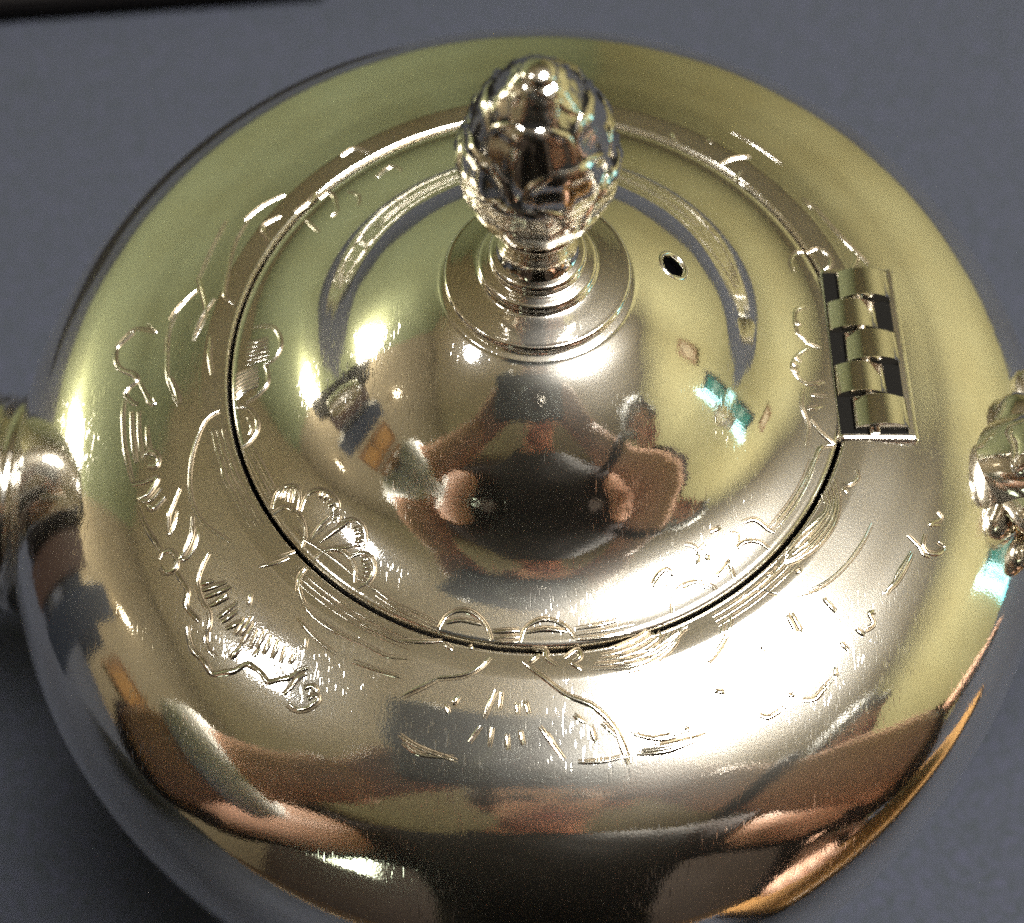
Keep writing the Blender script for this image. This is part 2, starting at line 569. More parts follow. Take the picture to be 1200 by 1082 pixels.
def disc_lathe(name, c, n, prof, mat, parent, seg=40):
    """profile (radius, height) in metres spun about the axis n at c"""
    u, w = ring_frame(n)
    vs, fs = [], []
    k = len(prof)
    for j in range(seg):
        a = 2 * math.pi * j / seg
        for r, h in prof:
            vs.append(c + (u * math.cos(a) + w * math.sin(a)) * r + n * h)
    for j in range(seg):
        l = (j + 1) % seg
        for i in range(k - 1):
            fs.append((j * k + i, j * k + i + 1, l * k + i + 1, l * k + i))
    return mesh_obj(name, vs, fs, mat, parent)


_v = VR * S
disc_lathe('vent_rim', VC, VN, [(_v * 1.42, -.0002), (_v * 1.30, .00010), (_v * 1.12, .00012), (_v * .98, -.0002), (_v * .95, -.0010)], M_SILVER, lid)
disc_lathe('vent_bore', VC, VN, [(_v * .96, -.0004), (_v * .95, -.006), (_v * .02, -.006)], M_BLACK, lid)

# finial: plinth disc, ring, stem, leafy bud
fin = lathe('finial', dense([(.270, .428), (.274, .458), (.269, .470), (.256, .473), (.22, .480), (.178, .488), (.172, .496)], 6), M_SILVER, pot, 128)
lathe('plinth_ring', dense([(.165, .492), (.174, .504), (.170, .522), (.148, .530), (.136, .535), (.141, .552), (.136, .568), (.118, .575)], 6), M_CAST, fin, 96)
lathe('stem', dense([(.122, .568), (.110, .588), (.101, .62), (.103, .66), (.118, .695), (.122, .712), (.112, .73)], 6), M_CAST, fin, 96)


def bud_r(t):
    """bud radius along its height, t 0..1"""
    t = min(1, max(0, t))
    return .158 * (math.sin(math.pi * min(1, t * .90 + .10) ** .93) ** .60 if t < .999 else 0.0) + (.02 * (1 - t))


BZ0, BZ1 = .735, 1.262
bud = lathe('bud_core', [(max(.002, bud_r(t) * .97), BZ0 + (BZ1 - BZ0) * t) for t in np.linspace(0, .995, 40)], M_RECESS, fin, 64)  # dark core paints the shade and patina between the leaves


def bud_leaf(az, t0, t1, wid, lift, point):
    """one overlapping scale leaf on the bud: domed face, rolled edge, dark undercut wall"""
    nu, nv = 16, 14
    vs, fs = [], []

    def half(v):
        return wid * (.62 + .38 * math.sin(math.pi * min(1, .12 + v) * .62)) * max(.0, 1 - max(0, (v - .5) / .5) ** (3.0 - 1.4 * point)) ** .5

    def put(u, v, h, k=1.0):
        t = t0 + (t1 - t0) * v
        r0 = bud_r(t)
        a = az + u * half(min(v, .985)) * k * .20 / max(.05, r0)
        vs.append(W((r0 + h) * math.cos(a), (r0 + h) * math.sin(a), BZ0 + (BZ1 - BZ0) * t))
    for j in range(nv + 1):
        v = j / nv * .985
        for i in range(nu + 1):
            u = -1 + 2 * i / nu
            dome = (1 - .55 * u * u) * (.30 + .70 * math.sin(math.pi * min(1, v * .62 + .08)))
            rim = .011 * math.exp(-((abs(u) - .88) / .09) ** 2) * min(1, v * 3) + .011 * math.exp(-((v - .93) / .05) ** 2)
            rib = -.006 * math.exp(-(u / .13) ** 2) * (1 - v) + .0035 * math.cos(u * 11 + v * 3) * math.sin(math.pi * v)
            put(u, v, lift * dome + rim + rib + .008)
    n1 = nu + 1
    for j in range(nv):
        for i in range(nu):
            fs.append((j * n1 + i, j * n1 + i + 1, (j + 1) * n1 + i + 1, (j + 1) * n1 + i))
    nf = len(fs)
    # dark undercut painting the shadow gap: margin folded down and out to the core
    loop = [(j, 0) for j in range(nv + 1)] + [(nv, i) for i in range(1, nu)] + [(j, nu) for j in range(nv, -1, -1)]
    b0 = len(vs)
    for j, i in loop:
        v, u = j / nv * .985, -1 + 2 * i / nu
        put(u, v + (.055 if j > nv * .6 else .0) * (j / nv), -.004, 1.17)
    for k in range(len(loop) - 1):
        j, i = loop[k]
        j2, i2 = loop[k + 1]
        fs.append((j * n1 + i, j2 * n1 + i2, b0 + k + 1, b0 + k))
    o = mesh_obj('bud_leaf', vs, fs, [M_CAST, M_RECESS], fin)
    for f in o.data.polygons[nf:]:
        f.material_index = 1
    return o


F_AZ = R(-103)      # azimuth of the lowest-tier leaf that faces the camera
TIERS = [(4, F_AZ, .02, .52, .72, .034, .05), (4, F_AZ + R(45), .16, .70, .66, .030, .15), (4, F_AZ + R(2), .42, .86, .60, .024, .35), (4, F_AZ + R(47), .62, 1.0, .62, .014, .3)]
for n_, a0, t0, t1, wd, lf, pt in TIERS:
    for k in range(n_):
        bud_leaf(a0 + 2 * math.pi * k / n_ + random.uniform(-.06, .06), t0, t1 + random.uniform(-.015, .015), wd, lf, pt)
lathe('bud_tip', [(.045, 1.236), (.048, 1.256), (.036, 1.270), (.018, 1.277), (.002, 1.278)], M_CAST, fin, 32)

# hinge: recess painted dark for its shade, five knuckles, pin
hx0, hx1, hy = .950, 1.165, .300
hinge = box('hinge', W((hx0 + hx1) / 2 + .014, .012, -.014), ((hx1 - hx0 + .036) * S, (2 * hy + .055) * S, .044 * S), M_SILVER, pot, bevel=.0006, seg=4)
box('hinge_recess_shade', W((hx0 + hx1) / 2, .012, -.004), ((hx1 - hx0 - .004) * S, (2 * hy + .006) * S, .030 * S), M_RECESS, hinge)


def knuckle(y0, y1, x0, x1, zt):
    nx = 14
    vs, fs = [], []
    for yy in (y0, y1):
        for i in range(nx + 1):
            t = i / nx
            x = x0 + (x1 - x0) * t
            z = zt - .030 * abs(2 * t - 1) ** 2.2
            vs.append(W(x, yy, z))
    m = nx + 1
    for j in range(1):
        for i in range(nx):
            fs.append((j * m + i, j * m + i + 1, (j + 1) * m + i + 1, (j + 1) * m + i))
    for j in (0, 1):      # end caps
        b0 = len(vs)
        vs.extend([W(x0, (y0, y1)[j], -.03), W(x1, (y0, y1)[j], -.03)])
        fs.append(tuple([b0] + [j * m + i for i in range(m)] + [b0 + 1]))
    for i, xx in ((0, x0), (nx, x1)):
        b0 = len(vs)
        vs.extend([W(xx, y0, -.03), W(xx, y1, -.03)])
        fs.append((b0, i, m + i, b0 + 1))
    o = mesh_obj('knuckle', vs, fs, M_CAST, hinge)
    bv = o.modifiers.new('worn_edge', 'BEVEL')
    bv.width, bv.segments, bv.limit_method, bv.angle_limit = .00022, 3, 'ANGLE', R(50)
    for f in o.data.polygons[nx:]:
        f.use_smooth = False
    return o


kw = 2 * hy / 5
for k in range(5):
    y1 = hy + .012 - k * kw
    y0 = y1 - kw + .009
    if k % 2 == 0:
        knuckle(y0, y1, hx0 + .046, hx1 - .004, .054)
    else:
        knuckle(y0, y1, hx0 + .004, hx1 - .060, .052)
tube('hinge_pin', [W(hx0 + .105, hy + .014, .022), W(hx0 + .105, -hy + .006, .022)], .016 * S, M_CAST, hinge, 12)

# spout, left
sp_pts, sp_r = [], []
SPC = [(-1.70, -.02, -1.22, .30), (-2.02, -.02, -1.18, .36), (-2.18, -.02, -1.10, .36), (-2.32, -.02, -.98, .33), (-2.52, -.02, -.66, .29), (-2.74, -.02, -.24, .24), (-2.98, -.02, .08, .20), (-3.2, -.02, .26, .18)]
SPD = dense(SPC, 6)
vs, fs = [], []
seg = 32
for i, (x, y, z, r) in enumerate(SPD):
    q0, q1 = SPD[max(i - 1, 0)], SPD[min(i + 1, len(SPD) - 1)]
    t = Vector((q1[0] - q0[0], 0, q1[2] - q0[2])).normalized()
    w = Vector((0, 1, 0))
    u = w.cross(t)
    for k in range(seg):
        a = 2 * math.pi * k / seg
        rr = r * (1 + .05 * abs(math.cos(4 * a)))
        vs.append(W(*(Vector((x, y, z)) + (u * math.cos(a) * 1.15 + w * math.sin(a)) * rr)))
for i in range(len(SPD) - 1):
    for k in range(seg):
        l = (k + 1) % seg
        fs.append((i * seg + k, i * seg + l, (i + 1) * seg + l, (i + 1) * seg + k))
spout = mesh_obj('spout', vs, fs, M_SILVER, pot)
for k, (xx, rr, th) in enumerate(((-2.10, .41, .040), (-2.17, .40, .024), (-2.23, .385, .030), (-2.29, .365, .020))):
    zz = float(np.interp(-xx, -SPD[:, 0], SPD[:, 2]))
    pts = [W(xx + .10 * math.cos(a), -.02 + rr * math.sin(a), zz + 1.05 * rr * math.cos(a)) for a in np.linspace(0, 2 * math.pi, 49)]
    tube('spout_collar', pts, th * S, M_CAST, spout, 10, caps=False)

# handle, right: silver socket with lobed leaves, dark wooden grip
handle = tube('handle', [W(*q) for q in dense([(2.08, -.37, .0), (2.40, -.36, .12), (2.75, -.30, .08), (3.0, -.20, -.25), (3.02, -.05, -.8), (2.75, .05, -1.25), (2.4, .10, -1.5), (2.15, .10, -1.56)], 6)], .15 * S, M_DARKWOOD, pot, 20)


def socket(P):
    D = dense(P, 6)
    return tube('handle_socket', [W(q[0], q[1], q[2]) for q in D], [q[3] * S for q in D], M_CAST, handle, 28)


sk = socket([(1.42, -.31, -.20, .12), (1.52, -.32, -.17, .17), (1.60, -.33, -.15, .19), (1.68, -.335, -.13, .155), (1.78, -.34, -.10, .19), (1.92, -.355, -.05, .205), (2.04, -.365, -.01, .18), (2.12, -.37, .01, .19), (2.16, -.37, .02, .16)])
socket([(1.75, .10, -1.55, .12), (1.90, .10, -1.57, .15), (2.05, .10, -1.57, .165), (2.22, .10, -1.55, .16)])


def lobe(c, rad, rot):
    """curled leaf lobe of the cast socket, ridged along its length"""
    bm = bmesh.new()
    bmesh.ops.create_uvsphere(bm, u_segments=24, v_segments=14, radius=1)
    for v in bm.verts:
        a = math.atan2(v.co.y, v.co.x)
        v.co *= 1 + .10 * math.cos(5 * a) * (1 - v.co.z ** 2) - .10 * max(0, v.co.z) ** 3
    M = Matrix.Translation(W(*c)) @ rot.to_4x4() @ Matrix.Diagonal((rad[0] * S, rad[1] * S, rad[2] * S, 1))
    bmesh.ops.transform(bm, matrix=M, verts=bm.verts[:])
    return bm_obj('socket_leaf', bm, M_CAST, handle)


for c, r_, az in (((1.57, -.47, -.12), (.13, .10, .08), -55), ((1.57, -.19, -.12), (.13, .10, .08), 40), ((1.56, -.33, -.01), (.10, .12, .07), 0), ((1.71, -.46, -.04), (.12, .09, .08), -25), ((1.71, -.22, -.03), (.12, .09, .08), 15), ((1.74, -.02, -.26), (.16, .12, .07), 60), ((1.64, -.56, -.24), (.12, .09, .07), -75)):
    lobe(c, r_, Matrix.Rotation(R(az), 3, 'Z') @ Matrix.Rotation(R(-25), 3, 'Y'))

# traced ornament: (line weight, points in plan, lid radius = 1)
ENGRAVING = {
 'lid:engraved_shell': [
  (0.9, [(-0.991,0.061),(-0.937,0.092),(-0.878,0.09),(-0.844,0.05),(-0.834,0.004),(-0.85,-0.035),(-0.882,-0.056)]),
  (0.9, [(-0.882,-0.056),(-0.869,-0.085),(-0.867,-0.127),(-0.89,-0.159),(-0.93,-0.186)]),
  (0.9, [(-0.951,0.03),(-0.916,0.034),(-0.877,0.043)]),
  (0.9, [(-0.949,0.014),(-0.914,0.019),(-0.875,0.028)]),
  (0.9, [(-0.948,-0.003),(-0.913,0.003),(-0.874,0.012)]),
  (0.9, [(-0.946,-0.019),(-0.911,-0.012),(-0.872,-0.004)]),
  (0.9, [(-0.944,-0.035),(-0.909,-0.027),(-0.87,-0.019)]),
  (0.9, [(-0.942,-0.052),(-0.908,-0.042),(-0.868,-0.034)]),
  (0.9, [(-0.963,-0.178),(-0.939,-0.148),(-0.894,-0.128)]),
  (0.9, [(-0.965,-0.161),(-0.94,-0.134),(-0.895,-0.114)]),
  (0.9, [(-0.967,-0.144),(-0.942,-0.12),(-0.896,-0.101)]),
  (0.9, [(-0.969,-0.128),(-0.944,-0.106),(-0.898,-0.087)]),
  (0.9, [(-0.971,-0.111),(-0.945,-0.093),(-0.899,-0.073)]),
  (0.9, [(-0.973,-0.094),(-0.947,-0.079),(-0.901,-0.059)]),
  (0.9, [(0.859,0.318),(0.854,0.363),(0.872,0.399),(0.904,0.406)]),
  (0.9, [(0.895,0.183),(0.862,0.173),(0.84,0.141),(0.842,0.072),(0.871,0.037)]),
  (0.9, [(0.871,0.032),(0.919,0.019)]),
  (0.9, [(0.874,0.017),(0.834,-0.017),(0.811,-0.062),(0.826,-0.102),(0.86,-0.124)]),
  (0.9, [(0.841,-0.137),(0.832,-0.195),(0.848,-0.266),(0.834,-0.341)]),
  (0.9, [(0.859,-0.247),(0.89,-0.289),(0.93,-0.326)]),
  (0.9, [(0.93,-0.326),(0.886,-0.336),(0.86,-0.383),(0.824,-0.466)]),
  (0.9, [(0.823,-0.029),(0.845,-0.047)]),
  (0.9, [(0.813,-0.056),(0.836,-0.069)]),
  (0.9, [(0.814,-0.08),(0.836,-0.09)]),
  (0.9, [(0.86,-0.124),(0.92,-0.106)]),
  (0.9, [(0.871,-0.161),(0.924,-0.159)]),
  (0.9, [(0.857,-0.21),(0.903,-0.195)]),
  (0.9, [(0.842,0.115),(0.854,0.096)]),
 ],
 'lid:engraved_ring': [
  (0.9, [(-0.96,-0.206),(-0.923,-0.21),(-0.89,-0.25),(-0.885,-0.29),(-0.901,-0.324),(-0.926,-0.345)]),
  (0.9, [(-0.919,-0.243),(-0.905,-0.274),(-0.908,-0.304)]),
  (0.9, [(-0.918,-0.353),(-0.872,-0.432),(-0.818,-0.529)]),
  (0.9, [(-0.91,-0.348),(-0.864,-0.423),(-0.815,-0.506)]),
  (0.9, [(-0.899,-0.346),(-0.856,-0.414),(-0.81,-0.496)]),
 ],
 'lid:engraved_flower': [
  (0.9, [(-0.806,-0.558),(-0.797,-0.511),(-0.772,-0.489),(-0.74,-0.494),(-0.727,-0.524),(-0.73,-0.569)]),
  (0.9, [(-0.716,-0.57),(-0.701,-0.526),(-0.675,-0.51),(-0.638,-0.52),(-0.608,-0.549),(-0.604,-0.571),(-0.626,-0.586)]),
  (0.9, [(-0.679,-0.661),(-0.633,-0.62),(-0.599,-0.597),(-0.598,-0.614),(-0.554,-0.611),(-0.522,-0.633),(-0.513,-0.67),(-0.528,-0.703),(-0.558,-0.714)]),
  (0.9, [(-0.557,-0.723),(-0.523,-0.711),(-0.492,-0.726),(-0.482,-0.764),(-0.498,-0.797),(-0.526,-0.814)]),
  (0.9, [(-0.804,-0.577),(-0.771,-0.558),(-0.734,-0.574),(-0.709,-0.611),(-0.701,-0.652),(-0.707,-0.684)]),
  (0.9, [(-0.665,-0.725),(-0.637,-0.703),(-0.602,-0.695),(-0.567,-0.714),(-0.543,-0.753),(-0.54,-0.797)]),
  (0.9, [(-0.675,-0.653),(-0.651,-0.618),(-0.626,-0.594)]),
  (0.9, [(-0.652,-0.671),(-0.605,-0.639),(-0.562,-0.612)]),
  (0.9, [(-0.641,-0.698),(-0.594,-0.693),(-0.55,-0.689)]),
  (0.9, [(-0.739,-0.624),(-0.701,-0.661),(-0.655,-0.689),(-0.591,-0.735),(-0.537,-0.779),(-0.475,-0.823)]),
  (0.9, [(-0.791,-0.525),(-0.78,-0.498)]),
  (0.9, [(-0.779,-0.53),(-0.769,-0.494)]),
  (0.9, [(-0.762,-0.536),(-0.758,-0.495)]),
  (0.9, [(-0.745,-0.541),(-0.744,-0.498)]),
  (0.9, [(-0.66,-0.535),(-0.652,-0.516)]),
  (0.9, [(-0.648,-0.542),(-0.636,-0.525)]),
  (0.9, [(-0.638,-0.552),(-0.622,-0.537)]),
  (0.9, [(-0.632,-0.563),(-0.611,-0.553)]),
  (0.9, [(-0.548,-0.643),(-0.526,-0.635)]),
  (0.9, [(-0.545,-0.653),(-0.519,-0.647)]),
  (0.9, [(-0.543,-0.664),(-0.516,-0.66)]),
  (0.9, [(-0.544,-0.675),(-0.516,-0.674)]),
  (0.9, [(-0.546,-0.685),(-0.521,-0.688)]),
  (0.9, [(-0.522,-0.733),(-0.501,-0.728)]),
  (0.9, [(-0.519,-0.744),(-0.492,-0.74)]),
  (0.9, [(-0.516,-0.754),(-0.486,-0.753)]),
  (0.9, [(-0.516,-0.764),(-0.484,-0.769)]),
  (0.9, [(-0.517,-0.775),(-0.49,-0.784)]),
  (0.9, [(-0.52,-0.787),(-0.498,-0.797)]),
  (1.0, [(0.405,-0.887),(0.407,-0.844),(0.431,-0.807),(0.473,-0.791),(0.515,-0.799),(0.533,-0.817)]),
  (1.0, [(0.579,-0.73),(0.595,-0.691),(0.629,-0.662),(0.668,-0.66),(0.699,-0.682)]),
  (1.0, [(0.343,-0.815),(0.357,-0.783),(0.385,-0.759),(0.408,-0.776)]),
  (1.0, [(0.361,-0.792),(0.403,-0.808)]),
  (1.0, [(0.443,-0.685),(0.466,-0.687),(0.485,-0.699),(0.507,-0.677)]),
  (1.0, [(0.481,-0.704),(0.477,-0.738)]),
  (1.0, [(0.508,-0.702),(0.508,-0.726)]),
  (1.0, [(0.52,-0.643),(0.554,-0.625)]),
  (1.0, [(0.582,-0.641),(0.603,-0.643),(0.597,-0.667)]),
  (1.0, [(0.622,-0.604),(0.662,-0.593),(0.699,-0.618),(0.719,-0.628)]),
  (1.0, [(0.525,-0.78),(0.559,-0.75),(0.581,-0.718)]),
  (1.0, [(0.575,-0.735),(0.589,-0.784)]),
  (1.0, [(0.43,-0.821),(0.464,-0.801),(0.51,-0.807)]),
 ],
 'lid:engraved_circle': [
  (1.1, [(-0.28,-0.939),(-0.257,-0.901),(-0.219,-0.886),(-0.18,-0.896),(-0.146,-0.929),(-0.129,-0.973),(-0.131,-0.99)]),
  (1.1, [(-0.261,-0.922),(-0.218,-0.914),(-0.156,-0.927)]),
  (1.1, [(-0.041,-0.977),(-0.027,-0.938),(0.011,-0.914),(0.049,-0.914),(0.087,-0.932),(0.114,-0.966),(0.116,-0.988)]),
  (1.1, [(-0.025,-0.95),(0.03,-0.94),(0.092,-0.945)]),
 ],
 'lid:engraved_lattice': [
  (1.1, [(-0.12,-0.939),(-0.112,-0.987)]),
  (1.1, [(-0.103,-0.941),(-0.097,-0.991)]),
  (1.1, [(-0.075,-0.939),(-0.081,-0.992)]),
  (1.1, [(-0.054,-0.938),(-0.068,-0.993)]),
  (1.1, [(-0.044,-0.953),(-0.057,-0.995)]),
  (1.1, [(-0.124,-0.948),(-0.046,-0.944)]),
  (1.1, [(-0.12,-0.966),(-0.046,-0.963)]),
  (1.1, [(-0.118,-0.977),(-0.049,-0.977)]),
 ],
 'lid:engraved_line': [
  (0.7, [(-0.474,-0.82),(-0.413,-0.865),(-0.344,-0.895),(-0.28,-0.925)]),
  (0.7, [(-0.473,-0.838),(-0.402,-0.883),(-0.334,-0.913),(-0.28,-0.937)]),
  (0.7, [(-0.472,-0.856),(-0.392,-0.9),(-0.279,-0.949)]),
  (0.7, [(-0.441,-0.89),(-0.362,-0.925),(-0.279,-0.964)]),
  (0.7, [(0.114,-0.939),(0.182,-0.926),(0.249,-0.908)]),
  (0.7, [(0.116,-0.956),(0.201,-0.94),(0.287,-0.92)]),
  (0.7, [(0.119,-0.97),(0.201,-0.96),(0.277,-0.944)]),
  (0.7, [(0.709,-0.612),(0.772,-0.534),(0.822,-0.454),(0.854,-0.384)]),
  (0.7, [(0.72,-0.624),(0.783,-0.543),(0.834,-0.459),(0.867,-0.383)]),
  (0.7, [(-0.761,0.629),(-0.725,0.652),(-0.699,0.574),(-0.715,0.542)]),
  (0.7, [(-0.669,0.657),(-0.629,0.634),(-0.623,0.578)]),
  (0.7, [(-0.802,0.535),(-0.751,0.472)]),
  (0.7, [(-0.566,0.716),(-0.519,0.766),(-0.479,0.742)]),
 ],
 'body:engraved_scroll': [
  (1.15, [(-1.352,0.109),(-1.379,0.086),(-1.406,0.052),(-1.397,-0.005),(-1.368,-0.038),(-1.324,-0.061),(-1.31,-0.084),(-1.336,-0.107),(-1.343,-0.133),(-1.312,-0.168),(-1.291,-0.176)]),
  (1.15, [(-1.344,-0.153),(-1.339,-0.216),(-1.32,-0.309),(-1.293,-0.391),(-1.27,-0.451)]),
  (1.15, [(-1.312,-0.199),(-1.294,-0.292),(-1.267,-0.383)]),
  (1.15, [(-1.287,-0.202),(-1.27,-0.295),(-1.245,-0.376)]),
  (1.15, [(-1.249,-0.257),(-1.239,-0.308),(-1.218,-0.364)]),
  (1.15, [(-1.248,-0.366),(-1.222,-0.349),(-1.195,-0.371),(-1.196,-0.4),(-1.225,-0.397)]),
  (1.15, [(-1.269,-0.46),(-1.227,-0.455),(-1.188,-0.444),(-1.212,-0.494),(-1.239,-0.508),(-1.2,-0.516),(-1.169,-0.479)]),
  (1.15, [(-1.154,-0.508),(-1.187,-0.543),(-1.207,-0.532)]),
  (1.15, [(-1.11,-0.484),(-1.126,-0.538),(-1.136,-0.574),(-1.125,-0.632),(-1.11,-0.604),(-1.103,-0.559)]),
  (1.15, [(-1.067,-0.57),(-1.052,-0.626),(-1.064,-0.679),(-1.081,-0.709),(-1.063,-0.714),(-1.04,-0.689),(-1.03,-0.645),(-1.037,-0.618)]),
  (1.15, [(-1.057,-0.58),(-1.056,-0.644),(-1.072,-0.696)]),
  (1.15, [(-1.144,-0.709),(-1.132,-0.688),(-1.109,-0.689),(-1.093,-0.712),(-1.094,-0.743),(-1.121,-0.75),(-1.138,-0.731)]),
  (1.15, [(-1.246,-0.528),(-1.197,-0.615),(-1.147,-0.682)]),
  (1.15, [(-1.298,-0.096),(-1.252,-0.17),(-1.231,-0.177),(-1.24,-0.156)]),
  (1.15, [(-1.195,-0.087),(-1.17,-0.132),(-1.148,-0.186)]),
  (1.1, [(1.132,-0.666),(1.114,-0.697),(1.085,-0.738),(1.068,-0.769),(1.04,-0.803)]),
  (1.1, [(1.136,-0.671),(1.106,-0.722),(1.078,-0.762),(1.048,-0.79)]),
  (1.1, [(1.183,-0.608),(1.174,-0.643),(1.187,-0.666),(1.223,-0.666),(1.247,-0.644),(1.227,-0.627)]),
  (1.1, [(1.232,-0.533),(1.242,-0.552),(1.202,-0.576),(1.24,-0.574)]),
  (1.1, [(1.127,-0.618),(1.159,-0.649),(1.171,-0.672),(1.196,-0.68)]),
  (1.1, [(1.002,-0.856),(0.986,-0.867),(0.994,-0.894),(0.968,-0.914)]),
  (1.1, [(0.871,-1.027),(0.869,-1.054)]),
  (1.1, [(0.62,-1.165),(0.638,-1.173),(0.665,-1.179),(0.693,-1.165),(0.719,-1.148)]),
  (1.1, [(0.727,-1.118),(0.748,-1.112)]),
  (1.1, [(0.513,-1.113),(0.542,-1.114)]),
  (1.1, [(0.768,-1.129),(0.805,-1.122),(0.829,-1.099),(0.864,-1.063)]),
  (1.1, [(0.731,-0.876),(0.768,-0.952)]),
  (1.1, [(0.745,-0.871),(0.778,-0.934)]),
  (1.1, [(0.651,-0.976),(0.666,-0.995)]),
  (1.1, [(0.847,-0.829),(0.883,-0.869)]),
  (1.1, [(0.89,-0.955),(0.911,-0.98)]),
  (1.1, [(0.94,-0.916),(0.967,-0.932)]),
  (1.1, [(0.772,-0.757),(0.791,-0.747)]),
  (0.9, [(0.641,0.775),(0.687,0.805),(0.753,0.817)]),
  (0.9, [(0.715,0.758),(0.694,0.72),(0.742,0.67)]),
  (0.9, [(0.912,0.401),(0.95,0.418),(0.983,0.388),(0.985,0.357),(0.963,0.335)]),
  (0.9, [(1.072,0.422),(1.074,0.377),(1.035,0.316)]),
  (0.9, [(0.964,0.314),(1.034,0.31),(1.094,0.352)]),
  (0.9, [(0.479,0.927),(0.496,0.879)]),
  (0.9, [(0.605,0.902),(0.616,0.875)]),
  (0.9, [(0.916,0.637),(0.949,0.591)]),
  (0.9, [(0.697,0.938),(0.782,0.873),(0.863,0.793)]),
  (0.9, [(0.945,0.615),(1.03,0.48),(1.115,0.366)]),
  (0.85, [(-1.015,0.542),(-0.959,0.601),(-0.887,0.644)]),
  (0.85, [(-1.004,0.557),(-1.041,0.449),(-1.05,0.327),(-1.049,0.225),(-1.009,0.183)]),
  (0.85, [(-1.145,0.292),(-1.114,0.426),(-1.08,0.55)]),
  (0.85, [(-1.129,0.046),(-1.101,0.156),(-1.148,0.307)]),
  (0.85, [(-1.224,0.141),(-1.205,0.182),(-1.173,0.221)]),
  (0.85, [(-1.404,0.057),(-1.348,0.116),(-1.268,0.097),(-1.3,0.137)]),
  (0.85, [(-1.217,0.014),(-1.221,0.084),(-1.203,0.167)]),
  (0.85, [(-1.084,0.212),(-1.122,0.13),(-1.136,0.047)]),
  (0.85, [(-0.842,0.567),(-0.797,0.614),(-0.776,0.66)]),
  (0.85, [(-0.917,0.446),(-0.947,0.504),(-0.89,0.551)]),
  (0.85, [(-0.7,0.817),(-0.652,0.85),(-0.586,0.82)]),
 ],
 'body:engraved_stem': [
  (0.8, [(-0.96,-0.206),(-1.013,-0.217),(-1.046,-0.243),(-1.068,-0.293),(-1.082,-0.371),(-1.082,-0.448),(-1.069,-0.515),(-1.044,-0.572),(-1.002,-0.62),(-0.926,-0.669)]),
  (0.8, [(-1.151,0.254),(-1.202,0.19),(-1.225,0.113),(-1.218,0.001),(-1.199,-0.098),(-1.151,-0.196)]),
  (0.8, [(-1.076,0.065),(-1.071,-0.011),(-1.055,-0.086)]),
  (0.8, [(-0.987,-0.394),(-0.966,-0.463),(-0.934,-0.511)]),
  (0.8, [(-0.955,-0.403),(-0.932,-0.453),(-0.899,-0.511)]),
  (0.8, [(-0.703,-0.825),(-0.703,-0.78),(-0.684,-0.752)]),
  (0.8, [(-0.772,-0.722),(-0.723,-0.702)]),
  (0.8, [(-0.687,-0.75),(-0.704,-0.779),(-0.703,-0.821),(-0.683,-0.869),(-0.647,-0.909),(-0.599,-0.942),(-0.545,-0.969),(-0.485,-0.995),(-0.426,-1.024),(-0.368,-1.031)]),
  (0.8, [(-0.827,-0.75),(-0.774,-0.738),(-0.739,-0.721)]),
  (0.8, [(-0.7,-0.908),(-0.65,-0.961),(-0.581,-1.016)]),
  (0.8, [(-0.509,-0.929),(-0.435,-0.962),(-0.37,-0.988)]),
  (0.8, [(-0.528,-1.039),(-0.45,-1.065),(-0.385,-1.084)]),
  (0.8, [(-0.67,-0.967),(-0.674,-0.999)]),
 ],
 'body:engraved_shell': [
  (1.2, [(-0.993,-0.699),(-1.01,-0.742),(-1.019,-0.789),(-1.0,-0.843),(-0.976,-0.878),(-0.969,-0.917),(-0.98,-0.955),(-0.967,-0.988),(-0.941,-1.014)]),
  (1.2, [(-1.039,-0.919),(-1.029,-0.958),(-1.013,-0.99),(-0.986,-1.014),(-0.968,-1.034),(-0.945,-1.06),(-0.91,-1.059),(-0.876,-1.055),(-0.844,-1.038),(-0.82,-1.048),(-0.795,-1.067),(-0.774,-1.09),(-0.741,-1.085),(-0.708,-1.079),(-0.683,-1.061),(-0.658,-1.053)]),
  (1.2, [(-1.09,-0.751),(-1.065,-0.786),(-1.047,-0.814),(-1.048,-0.854),(-1.028,-0.881),(-1.001,-0.906)]),
  (1.2, [(-0.725,-1.128),(-0.7,-1.104),(-0.682,-1.08),(-0.66,-1.071)]),
  (1.2, [(-0.652,-1.142),(-0.634,-1.131),(-0.625,-1.143),(-0.651,-1.164),(-0.684,-1.167),(-0.711,-1.15)]),
  (1.2, [(-0.667,-1.111),(-0.641,-1.106),(-0.627,-1.124)]),
  (1.2, [(-1.005,-0.796),(-0.967,-0.787)]),
  (1.2, [(-1.003,-0.817),(-0.925,-0.794)]),
  (1.2, [(-0.987,-0.837),(-0.91,-0.808)]),
  (1.2, [(-0.974,-0.865),(-0.914,-0.838)]),
  (1.2, [(-0.94,-0.899),(-0.885,-0.856)]),
  (1.2, [(-0.928,-0.913),(-0.88,-0.879)]),
  (1.2, [(-0.913,-0.934),(-0.867,-0.912)]),
  (1.2, [(-0.847,-0.831),(-0.852,-0.864)]),
  (1.2, [(-0.867,-0.954),(-0.834,-0.9)]),
  (1.2, [(-0.862,-0.983),(-0.825,-0.917)]),
  (1.2, [(-0.834,-0.994),(-0.811,-0.937)]),
  (1.2, [(-0.814,-0.994),(-0.79,-0.938)]),
  (1.2, [(-0.792,-1.011),(-0.768,-0.958)]),
  (1.2, [(-0.765,-1.024),(-0.747,-0.971)]),
  (1.2, [(-0.737,-1.038),(-0.725,-0.991)]),
  (1.2, [(-0.711,-1.042),(-0.697,-1.011)]),
  (1.2, [(-0.892,-1.02),(-0.86,-0.986)]),
